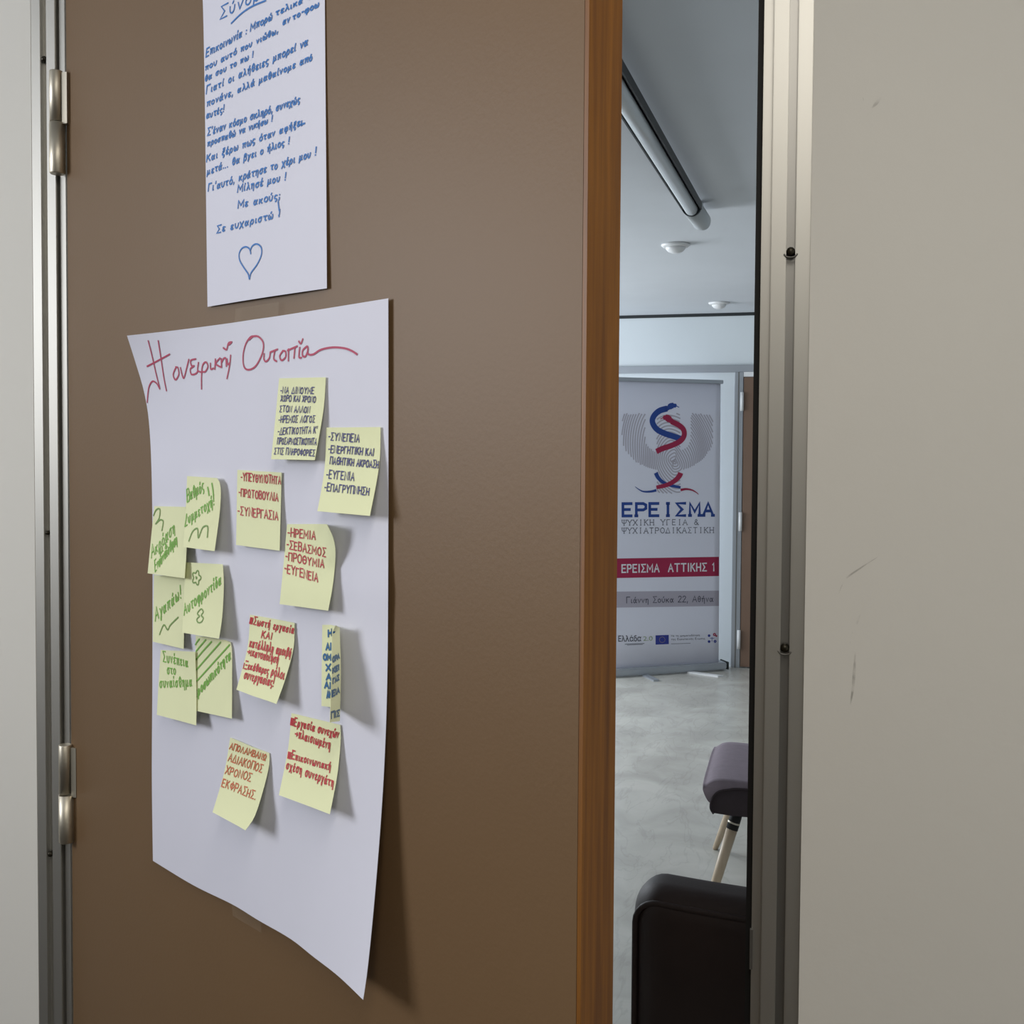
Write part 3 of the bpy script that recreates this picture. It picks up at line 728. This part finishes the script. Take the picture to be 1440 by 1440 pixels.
for j in range(nv):
    for i in range(nu):
        q = j * (nu + 1) + i; fs.append((q, q + nu + 1, q + nu + 2, q + 1))
panel = from_data('banner_sheet', vs, fs, M_ban, None, True)
s_ = panel.modifiers.new('thickness', 'SOLIDIFY'); s_.thickness = .0008; s_.offset = -1
bbv = BVHTree.FromPolygons(vs, fs)
rel(panel, banner)
bbox('top_rail', a0 - .005, a1 + .006, -.012, .008, zt - .004, zt + .022, M_cass, .003)
bbox('base_cassette', a0 - .01, aR + .01, -.075, .03, .012, zb + .004, M_cass, .008)
bbox('end_cap', aR + .01, aR + .022, -.078, .033, .010, zb + .008, M_lampdark, .003)
pole = tube('pole', [bpt(.36, -.045, zb), bpt(.36, -.045, zt)], .009, M_cass); rel(pole, banner)
fa = blocal(bun(990, 950, .1))[0]
def foot(a, skew, m):
    bm = bmesh.new()
    p = [(a - .02, .02), (a + .02, .02), (a + .02 + skew, .20), (a - .02 + skew, .20)]
    lo = [bm.verts.new(bpt(x, d, .0)) for x, d in p]; hi = [bm.verts.new(bpt(x, d, .012)) for x, d in p]
    bm.faces.new(lo); bm.faces.new(hi)
    for i in range(4): bm.faces.new((lo[i], lo[(i + 1) % 4], hi[(i + 1) % 4], hi[i]))
    rel(from_bm('stabiliser_foot', bm, m), banner)
foot(blocal(bun(905, 952))[0], .0, M_cass); foot(blocal(bun(968, 947))[0], .14, M_plastic)

zL = Z(7.201, 866, 560); zM = Z(3.271, 860, 520); zS = Z(6.857, 860, 880)
PX = BLEN / 154.0        # metres per pixel on the banner
def bink(name, m, ik, label=None):
    o = ik.build(name, m, panel, label)
    if o: o.matrix_parent_inverse = panel.matrix_parent_inverse.copy() @ Matrix.Identity(4); o.matrix_parent_inverse = Matrix.Identity(4)
    return o
# fingerprint psi: ridges clipped to the letter
def in_psi(x, y):
    if y < 150 or y > 965: return False
    cx, cy = 530, 400
    if 412 < x < 655 and (430 if False else 150) < y < 965: return True
    if y <= 400: return 60 < x < 300 or 755 < x < 985
    rx = (x - 525) / 462.0; ry = (y - 400) / 345.0
    ix = (x - 525) / 228.0; iy = (y - 400) / 160.0
    return rx * rx + ry * ry < 1 and ix * ix + iy * iy > 1
ik = Ink(bbv)
for k in range(0, 34):
    r = 14 + k * 25
    run = []
    for i in range(0, 181):
        t = 2 * math.pi * i / 180
        if k < 14: ex, ey = 1.0, 1.25
        else: ex, ey = 1.0, 1.25
        x = 590 + r * .82 * math.cos(t) + 10 * math.sin(3 * t + k * .3)
        y = 640 + r * ey * math.sin(t) + r * .25 * math.cos(t) + 8 * math.sin(2 * t + k * .5)
        if in_psi(x, y): run.append((x, y))
        else:
            if len(run) > 2: ik.stroke(zL(*run), PX * 1.75, False, .0006, None, 0)
            run = []
    if len(run) > 2: ik.stroke(zL(*run), PX * 1.75, False, .0006, None, 0)
bink('fingerprint_emblem', M_bgrey, ik, 'grey fingerprint ridges in the shape of a letter')
def snake(parts, name, m, lift):
    for (pl, wd, tp), piece in zip(parts, ('head', 'body', 'body', 'tail')):
        ik = Ink(bbv); ik.stroke(zL(*pl), PX * wd * 1.2, True, lift, tp, 0)
        bink(name + '_' + piece, m, ik)
head = lambda t: .55 + 1.3 * math.exp(-((t - .55) / .28) ** 2) if t < .9 else .8
snake([([(640, 92), (600, 75), (560, 78), (525, 100), (490, 118)], 5.2, lambda t: [.15, .8, 1.15, 1.2, .9, .75][min(5, int(t * 6))]),
       ([(520, 104), (440, 128), (385, 180), (370, 240), (410, 310), (490, 355), (580, 385), (655, 410)], 6.3, None),
       ([(405, 755), (425, 800), (470, 845), (540, 880), (655, 903)], 4.4, lambda t: 1.1 - .5 * t),
       ([(410, 932), (350, 945), (280, 945), (235, 925), (195, 895)], 2.8, lambda t: 1 - .85 * t)], 'blue_snake', M_bblue, .0012)
snake([([(450, 212), (480, 198), (520, 200), (555, 225), (590, 245)], 6.0, lambda t: [.15, .8, 1.15, 1.2, .95, .8][min(5, int(t * 6))]),
       ([(560, 235), (640, 275), (685, 320), (690, 380), (650, 435), (560, 480), (470, 510), (410, 540)], 5.8, None),
       ([(655, 755), (640, 790), (590, 840), (510, 880), (410, 903)], 5.6, lambda t: 1.1 - .4 * t),
       ([(655, 930), (710, 920), (770, 930), (815, 955), (838, 975)], 2.8, lambda t: 1 - .85 * t)], 'crimson_snake', M_bred, .0016)
ik = Ink(bbv)
write(ik, "ΕΡΕΙΣΜΑ", zL((62, 1192))[0], zL((992, 1186))[0], 124 / 7.201, PX * 3.6, jit=0, mono=10.4, gap=1.6, serif=1.5, xs=7.4, lift=.0008, ext=.0)
bink('blue_lettering', M_bblue, ik, 'bold blue slab lettering')
ik = Ink(bbv)
write(ik, "ΨΥΧΙΚΗ ΥΓΕΙΑ &", zL((62, 1288))[0], zL((835, 1280))[0], 54 / 7.201, PX * .95, jit=0, mono=9.5, gap=2.2, serif=1.2, lift=.0008, ext=0)
write(ik, "ΨΥΧΙΑΤΡΟΔΙΚΑΣΤΙΚΗ", zL((62, 1368))[0], zL((992, 1362))[0], 54 / 7.201, PX * .95, jit=0, mono=9.5, gap=2.2, serif=1.2, lift=.0008, ext=0)
bink('grey_lettering', M_btext, ik, 'thin grey monospaced lettering')
def quad_on_banner(name, m, pts, lift, label=None):
    ik = Ink(bbv)
    (x0, y0), (x1, y1), (x2, y2), (x3, y3) = pts
    n = 150
    for i in range(n):
        s, t = i / n, (i + 1) / n
        q = [(x0 + (x1 - x0) * s, y0 + (y1 - y0) * s), (x0 + (x1 - x0) * t, y0 + (y1 - y0) * t), (x3 + (x2 - x3) * t, y3 + (y2 - y3) * t), (x3 + (x2 - x3) * s, y3 + (y2 - y3) * s)]
        ik.poly(q, lift)
    return bink(name, m, ik, label)
quad_on_banner('crimson_band', M_bred, [(862, 785.5), (1013, 783), (1013, 810), (862, 813)], .0006, 'crimson band across the banner')
quad_on_banner('pale_band', M_bband, [(862, 832), (1014, 830.5), (1014, 852), (862, 854.5)], .0006, 'pale grey band')
def font_text(name, text, p0, p1, h, m, lift=.0013, bold=0):
    c = bpy.data.curves.new('t', 'FONT'); c.body = text; c.offset = bold
    o = bpy.data.objects.new('t', c); COL.objects.link(o)
    dg = bpy.context.evaluated_depsgraph_get(); dg.update()
    me = bpy.data.meshes.new_from_object(o.evaluated_get(dg))
    bpy.data.objects.remove(o); bpy.data.curves.remove(c)
    xs = [v.co.x for v in me.vertices]; x0, x1 = min(xs), max(xs)
    ik = Ink(bbv); sc = h / .72
    for v in me.vertices:
        k = (v.co.x - x0) / (x1 - x0)
        hh = ik.hit(p0[0] + (p1[0] - p0[0]) * k, p0[1] + (p1[1] - p0[1]) * k - v.co.y * sc)
        if hh is None: hh = (Vector((0, 0, 0)), Vector((0, 0, 0)))
        ik.v.append(hh[0] + hh[1] * lift)
    ik.f = [tuple(p.vertices) for p in me.polygons]
    bpy.data.meshes.remove(me)
    return bink(name, m, ik)
ik = Ink(bbv); write(ik, "ΕΡΕΙΣΜΑ  ΑΤΤΙΚΗΣ 1", zM((48, 932))[0], zM((474, 924))[0], 10.6, PX * 1.75, jit=0, gap=3.2, lift=.0013, ext=.45)
bink('white_lettering', M_bwhite, ik)
ik = Ink(bbv); write(ik, "Γιάννη Σούκα 22, Αθήνα", zM((69, 1073))[0], zM((467, 1066))[0], 8.4, PX * .95, jit=0, gap=2.0, lift=.0013, ext=.4)
bink('address_lettering', M_bdark, ik)
font_text('grey_logo_lettering', "Ελλάδα", zS((64, 152))[0], zS((285, 148))[0], 8.2, M_bdark, bold=.014)
font_text('pale_logo_lettering', "2.0", zS((305, 145))[0], zS((395, 142))[0], 6.5, M_bgreen)
ik = Ink(bbv); ik.stroke(zS((130, 178), (315, 170)), PX * .8, False, .0008); ik.stroke(zS((150, 186), (300, 180)), PX * .6, False, .0008)
write(ik, "Με τη χρηματοδότηση", zS((575, 105))[0], zS((850, 98))[0], 17 / 6.857, PX * .45, jit=0, lift=.0008)
write(ik, "της Ευρωπαϊκής Ένωσης".replace('ϊ', 'ι'), zS((575, 138))[0], zS((900, 130))[0], 17 / 6.857, PX * .45, jit=0, lift=.0008)
ik.stroke(zS((575, 174), (760, 168)), PX * .6, False, .0008)
bink('small_print', M_btext, ik)
quad_on_banner('flag_emblem', M_beu, [zS((424, 92))[0], zS((551, 88))[0], zS((552, 176))[0], zS((424, 182))[0]], .0008, 'blue flag with ring of stars')
ik = Ink(bbv)
for i in range(12):
    t = i * math.pi / 6; c = (488 + 27 * math.cos(t), 134 + 27 * math.sin(t))
    ik.stroke(zS((c[0] - 2.5, c[1]), (c[0] + 2.5, c[1])), PX * .6, False, .0012, None, 0)
bink('flag_stars', M_byel, ik)
ik = Ink(bbv)
def disc(ik, c, r, lift=.0008): ik.poly(zS(*[(c[0] + r * math.cos(t), c[1] + r * math.sin(t)) for t in [i * math.pi / 8 for i in range(16)]]), lift)
disc(ik, (940, 95), 13); disc(ik, (940, 152), 13); disc(ik, (998, 150), 14); ik.stroke(zS((968, 110), (968, 152)), PX * .7, False, .0008); ik.stroke(zS((950, 120), (988, 120)), PX * .7, False, .0008)
bink('dotted_emblem', M_beu, ik)
ik = Ink(bbv); disc(ik, (992, 84), 15); disc(ik, (1010, 98), 9, .0010)
bink('red_dot', M_bred, ik)

# ------------------------------------------------------------------ far wall joinery
fy = FARY
P = lambda px, py, y=fy: on_y(px, py, y)
zr0, zr1 = P(960, 524.5).z, P(960, 514.5).z
xp0, xp1 = P(1031, 700).x, P(1043.5, 700).x
struct(boxes('trim_4', [((-2.2, fy - .025, zr0), (3.2, fy, zr1))], M_cass, None, .003))
tr5 = struct(boxes('trim_5', [((xp0, fy - .03, 0), (xp1, fy, zr0))], M_cass, None, .003))
boxes('frame_groove', [((xp0 + (xp1 - xp0) * .42, fy - .0315, 0), (xp0 + (xp1 - xp0) * .55, fy - .03, zr0))], M_aludark, tr5)
zd = P(1050, 530).z
struct(boxes('trim_7', [((xp1, fy - .028, zd), (xp1 + .95, fy, zr0))], M_plastic))
d2 = struct(boxes('door_2', [((xp1 + .004, fy - .032, .01), (xp1 + .90, fy - .002, zd - .004))], M_doorfar))
for y0, y1 in ((552, 578), (720, 746), (885, 911)):
    x = P(1042, 700).x
    za, zb_ = P(1042, y1).z, P(1042, y0).z
    h = tube('hinge', [(x, fy - .042, za), (x, fy - .042, zb_)], .012, M_plastic, d2, 12)
struct(boxes('baseboard_far', [((xp1 + .95, fy - .012, 0), (3.2, fy, .07))], M_wallfar))

# ------------------------------------------------------------------ ceiling things
def lamp():
    zc = CEIL - .05
    e = on_z(988, 313, zc); e2 = on_z(973, 291, zc); q = on_z(868, 118, zc)
    ax = (q - e2); ax.z = 0; ax.normalize(); sd = Vector((-ax.y, ax.x, 0))
    n2 = e2 + ax * 2.3; n1 = n2 + ax * (e - e2).length
    mid = (e + n1) / 2
    t = empty('ceiling_lamp', (mid.x, mid.y, CEIL))
    tag(t, 'long unlit white tube lamp with rounded end caps fixed to the ceiling', 'lamp')
    r = .037
    outer = [(-r, -.012), (-r, .016), (-r * .6, .03), (r * .6, .03), (r, .016), (r, -.012), (r - .005, -.012), (r - .005, .008), (-r + .005, .008), (-r + .005, -.012)]
    bm = bmesh.new(); k = len(outer)
    a = [bm.verts.new(e2 - ax * .002 + sd * px + Vector((0, 0, pz))) for px, pz in outer]; b = [bm.verts.new(n2 + sd * px + Vector((0, 0, pz))) for px, pz in outer]
    for i in range(k): bm.faces.new((a[i], a[(i + 1) % k], b[(i + 1) % k], b[i]))
    bm.faces.new(a); bm.faces.new(b)
    rel(from_bm('housing', bm, M_lampdark), t)
    dz = Vector((0, 0, -.012))
    rel(tube('lamp_tube', [e2 + dz, n2 + dz], .0235, M_tube, None, 20), t)
    for y0, y1 in ((e2, e), (n2, n1)):
        bm = bmesh.new(); dv = (y1 - y0)
        add_tube(bm, [y0, y0 + dv * .9, y1], [r, r, r * .88], 28)
        c0 = y0 + dv * .5
        add_box(bm, (c0.x - .02, c0.y - .02, zc), (c0.x + .02, c0.y + .02, CEIL))
        c = rel(from_bm('end_cap', bm, M_lampgrey, None, False), t)
        for p in c.data.polygons: p.use_smooth = len(p.vertices) == 4 and abs(p.normal.dot(ax)) < .9
        ring = rel(tube('socket_ring', [y0 - dv.normalized() * .012, y0], r * 1.01, M_lampdark, None, 28, False), t)
lamp()
def detector(px, py, label):
    c = on_z(px, py, CEIL - .012)
    t = empty('smoke_detector', (c.x, c.y, CEIL)); tag(t, label, 'smoke detector', 'smoke detectors on the far ceiling')
    rel(lathe('base_plate', [(.066, 0), (.068, -.006), (.060, -.014), (.05, -.015)], (c.x, c.y, CEIL), M_plastic), t)
    rel(lathe('sensor_dome', [(.046, -.014), (.046, -.022), (.036, -.034), (.018, -.042), (.004, -.043)], (c.x, c.y, CEIL), M_plastic), t)
detector(950, 347, 'white round smoke detector on the ceiling, just beyond the tube lamp')
detector(1011, 428, 'white round smoke detector on the ceiling, close to the far wall')

# ------------------------------------------------------------------ dark armchair, seen from behind
def armchair():
    yb_ = .66
    tl = on_y(889, 1300, yb_ + .06)
    x0 = tl.x; x1 = x0 + .66
    ztop = on_y(905, 1236, yb_ + .08).z
    t = empty('armchair', ((x0 + x1) / 2, yb_ + .35, 0))
    tag(t, 'dark brown leather armchair with piped back, turned away, at the foot of the doorway gap', 'armchair')
    xm = (x0 + x1) / 2
    def bow(bm):
        for v in bm.verts:
            k = (v.co.x - xm) / .33
            v.co.y += .04 * k * k
    def back_cushion(xa, xb, ya, yb2, za, zb2, rc, rt):
        """rounded-rectangle sections lofted along x; the top corners are rounded with radius rc, the edges with rt"""
        vs, fs = [], []; N = 48; S = 10
        for i in range(N + 1):
            u = .5 - .5 * math.cos(math.pi * i / N); x = xa + (xb - xa) * u
            dx = min(x - xa, xb - x)
            drop = rc - math.sqrt(max(0, rc * rc - max(0, rc - dx) ** 2)) if dx < rc else 0
            th = rt - math.sqrt(max(0, rt * rt - max(0, rt - dx) ** 2)) if dx < rt else 0
            y0_, y1_ = ya + th, yb2 - th; zt_ = zb2 - drop
            rr = min(rt, (y1_ - y0_) / 2)
            ring = [(y0_, za)]
            for q in range(S + 1):
                a = math.pi - math.pi / 2 * q / S; ring.append((y0_ + rr + rr * math.cos(a), zt_ - rr + rr * math.sin(a)))
            for q in range(S + 1):
                a = math.pi / 2 - math.pi / 2 * q / S; ring.append((y1_ - rr + rr * math.cos(a), zt_ - rr + rr * math.sin(a)))
            ring.append((y1_, za)); k = len(ring)
            vs += [(x, y, z) for y, z in ring]
        for i in range(N):
            for q in range(k): fs.append((i * k + q, i * k + (q + 1) % k, (i + 1) * k + (q + 1) % k, (i + 1) * k + q))
        fs.append(tuple(range(k))); fs.append(tuple(range(N * k, N * k + k))[::-1])
        bm = bmesh.new(); bv_ = [bm.verts.new(v) for v in vs]
        for f in fs: bm.faces.new([bv_[q] for q in f])
        return bm
    bm = back_cushion(x0, x1, yb_, yb_ + .13, .13, ztop, .06, .05); bow(bm)
    rel(from_bm('backrest', bm, M_leather, None, True), t)
    # piping along the rear edge
    r = .034; pts = []
    zc = ztop - .020
    for i in range(6): pts.append((x0 + .006, yb_ + .020, .16 + (zc - .05 - .16) * i / 5))
    for i in range(1, 7):
        a = math.pi - math.pi / 2 * i / 6; pts.append((x0 + .006 + .045 + .045 * math.cos(a), yb_ + .020 - .006 * (i / 6), zc - .05 + .045 * math.sin(a)))
    for i in range(1, 20): pts.append((x0 + .05 + (x1 - x0 - .1) * i / 19, yb_ + .012, zc - .004))
    for i in range(1, 7):
        a = math.pi / 2 - math.pi / 2 * i / 6; pts.append((x1 - .006 - .045 + .045 * math.cos(a), yb_ + .020, zc - .05 + .045 * math.sin(a)))
    for i in range(1, 6): pts.append((x1 - .006, yb_ + .020, zc - .05 - (zc - .05 - .16) * i / 5))
    pts = [(x, y + .04 * ((x - xm) / .33) ** 2 - .004, z) for x, y, z in pts]
    rel(tube('piping', pts, .0055, M_leather, None, 10), t)
    for s in (0, 1):
        xa = x0 if s == 0 else x1 - .09
        bm = rbox_bm((xa, yb_ + .15, .13), (xa + .09, yb_ + .66, ztop - .22), .03)
        rel(from_bm('armrest', bm, M_leather, None, True), t)
    bm = rbox_bm((x0 + .095, yb_ + .14, .16), (x1 - .095, yb_ + .64, .43), .035)
    rel(from_bm('seat_cushion', bm, M_leather, None, True), t)
    for xx in (x0 + .06, x1 - .06):
        for yy in (yb_ + .10, yb_ + .58):
            rel(tube('leg', [(xx, yy, 0), (xx, yy, .14)], [.014, .022], M_black, None, 12), t)
armchair()

# ------------------------------------------------------------------ grey upholstered chair
def side_chair():
    P0 = on_y(990, 1120, 2.32)
    x0, y0, y1 = P0.x - .008, 2.32, 2.80
    t = empty('dining_chair', (x0 + .25, 2.56, 0))
    tag(t, 'mauve grey upholstered chair on pale wooden legs, partly hidden by the door frame', 'chair')
    top, bt = .475, .372
    prof = [(.045, bt + .012), (.018, bt + .03), (.002, bt + .06), (.0, bt + .078), (.010, top - .022), (.035, top - .006), (.08, top), (.2, top - .004), (.35, top - .008), (.47, top - .012), (.47, bt), (.10, bt)]
    prof = smooth_poly(prof[:10], 5) + prof[10:]
    def ext(name, pr, ya, yb_, m, n=10, bulge=0.0):
        vs, fs = [], []
        k = len(pr)
        cxm = sum(p[0] for p in pr) / k; czm = sum(p[1] for p in pr) / k
        for j in range(n + 1):
            s = j / n; e = abs(2 * s - 1) ** 6 * .035 + bulge
            for px, pz in pr: vs.append((x0 + px + (cxm - px) * e, ya + (yb_ - ya) * s, pz + (czm - pz) * e))
        for j in range(n):
            for i in range(k): q = j * k; fs.append((q + i, q + (i + 1) % k, q + k + (i + 1) % k, q + k + i))
        fs.append(tuple(range(k))[::-1]); fs.append(tuple(range(n * k, n * k + k)))
        return rel(from_data(name, vs, fs, m, None, True), t)
    ext('seat_cushion', prof, y0, y1, M_fabric, 14)
    inner = smooth_poly([(.040, bt - .006), (.030, bt + .012), (.034, bt + .040), (.052, bt + .066), (.085, top - .026), (.13, top - .020), (.3, top - .018), (.465, top - .02)], 5)
    nin = len(inner); inner = inner + [(.465, bt - .004), (.10, bt - .010)]
    ext('side_panel', inner, y0 - .006, y0 + .012, M_panel, 2); ext('side_panel', inner, y1 - .012, y1 + .006, M_panel, 2)
    # piping on the near side
    pts = [(x0 + p[0], y0 - .006, p[1]) for p in inner[:nin]]
    rel(tube('piping', pts, .0035, M_panel, None, 8), t)
    # backrest at the right end
    bm = rbox_bm((x0 + .44, y0 + .01, bt + .02), (x0 + .53, y1 - .01, .86), .03)
    for v in bm.verts: v.co.x += max(0, v.co.z - .45) * .22
    rel(from_bm('backrest', bm, M_fabric, None, True), t)
    f1 = on_z(990, 1297, 0); f2 = on_z(1006, 1194, 0)
    tops = [((x0 + .115, y0 + .07), (f1.x, f1.y)), ((x0 + .115, y1 - .07), (f2.x, f2.y)), ((x0 + .38, y0 + .07), (x0 + .50, f1.y)), ((x0 + .38, y1 - .07), (x0 + .50, f2.y))]
    for (tx, ty), (fx, fy_) in tops:
        T = Vector((tx, ty, bt - .004)); B = Vector((fx, fy_, .004))
        dirv = (B - T)
        lg = rel(tube('leg', [T + dirv * .19, T + dirv * .6, B], [.0185, .016, .011], M_beech, None, 16), t)
        f = tube('ferrule', [T, T + dirv * .19], .0195, M_black, None, 16); f.parent = lg; f.matrix_parent_inverse = (Matrix.Translation(Vector(t.location))).inverted() if False else Matrix.Identity(4)
        ring = tube('ferrule_ring', [T + dirv * .125, T + dirv * .14], .0205, M_steel, None, 16); ring.parent = lg
side_chair()

# ------------------------------------------------------------------ scuffs on the right wall
def scuff_mat():
    m = bpy.data.materials.new('grey_scuff'); m.use_nodes = True
    nt = m.node_tree; b = nt.nodes['Principled BSDF']
    b.inputs['Base Color'].default_value = lin((96, 92, 84)); b.inputs['Roughness'].default_value = .9
    n = nt.nodes.new('ShaderNodeTexNoise'); n.inputs['Scale'].default_value = 70; n.inputs['Detail'].default_value = 3
    tc = nt.nodes.new('ShaderNodeTexCoord'); nt.links.new(tc.outputs['Object'], n.inputs['Vector'])
    r = nt.nodes.new('ShaderNodeMapRange'); r.inputs[1].default_value = .4; r.inputs[2].default_value = .7; r.inputs[3].default_value = .0; r.inputs[4].default_value = .3
    nt.links.new(n.outputs['Fac'], r.inputs[0]); nt.links.new(r.outputs[0], b.inputs['Alpha'])
    return m
M_scuff = scuff_mat()
wf = bpy.data.objects['wall_front']
wvs = [(.9, -.003, 0), (2.4, -.003, 0), (2.4, -.003, 2.5), (.9, -.003, 2.5)]
wbv = BVHTree.FromPolygons([Vector(v) for v in wvs], [(0, 1, 2, 3)])
zW = Z(2.881, 1130, 700); zV = Z(4.645, 1130, 60)
ik = Ink(wbv); sp = lambda t: max(.1, math.sin(math.pi * t))
for pl, wd in [(zW((238, 448), (215, 510), (200, 545), (188, 590)), .0028), (zW((210, 625), (206, 690), (200, 770), (188, 850)), .003), (zW((300, 240), (230, 285), (170, 330), (142, 390)), .0018),
               (zV((508, 352), (480, 390), (445, 430)), .0035), (zV((388, 360), (392, 380)), .003), (zV((370, 430), (430, 425)), .003)]:
    ik.stroke(pl, wd, True, .0003, sp, 0)
ik.build('scuff_marks', M_scuff, wf)
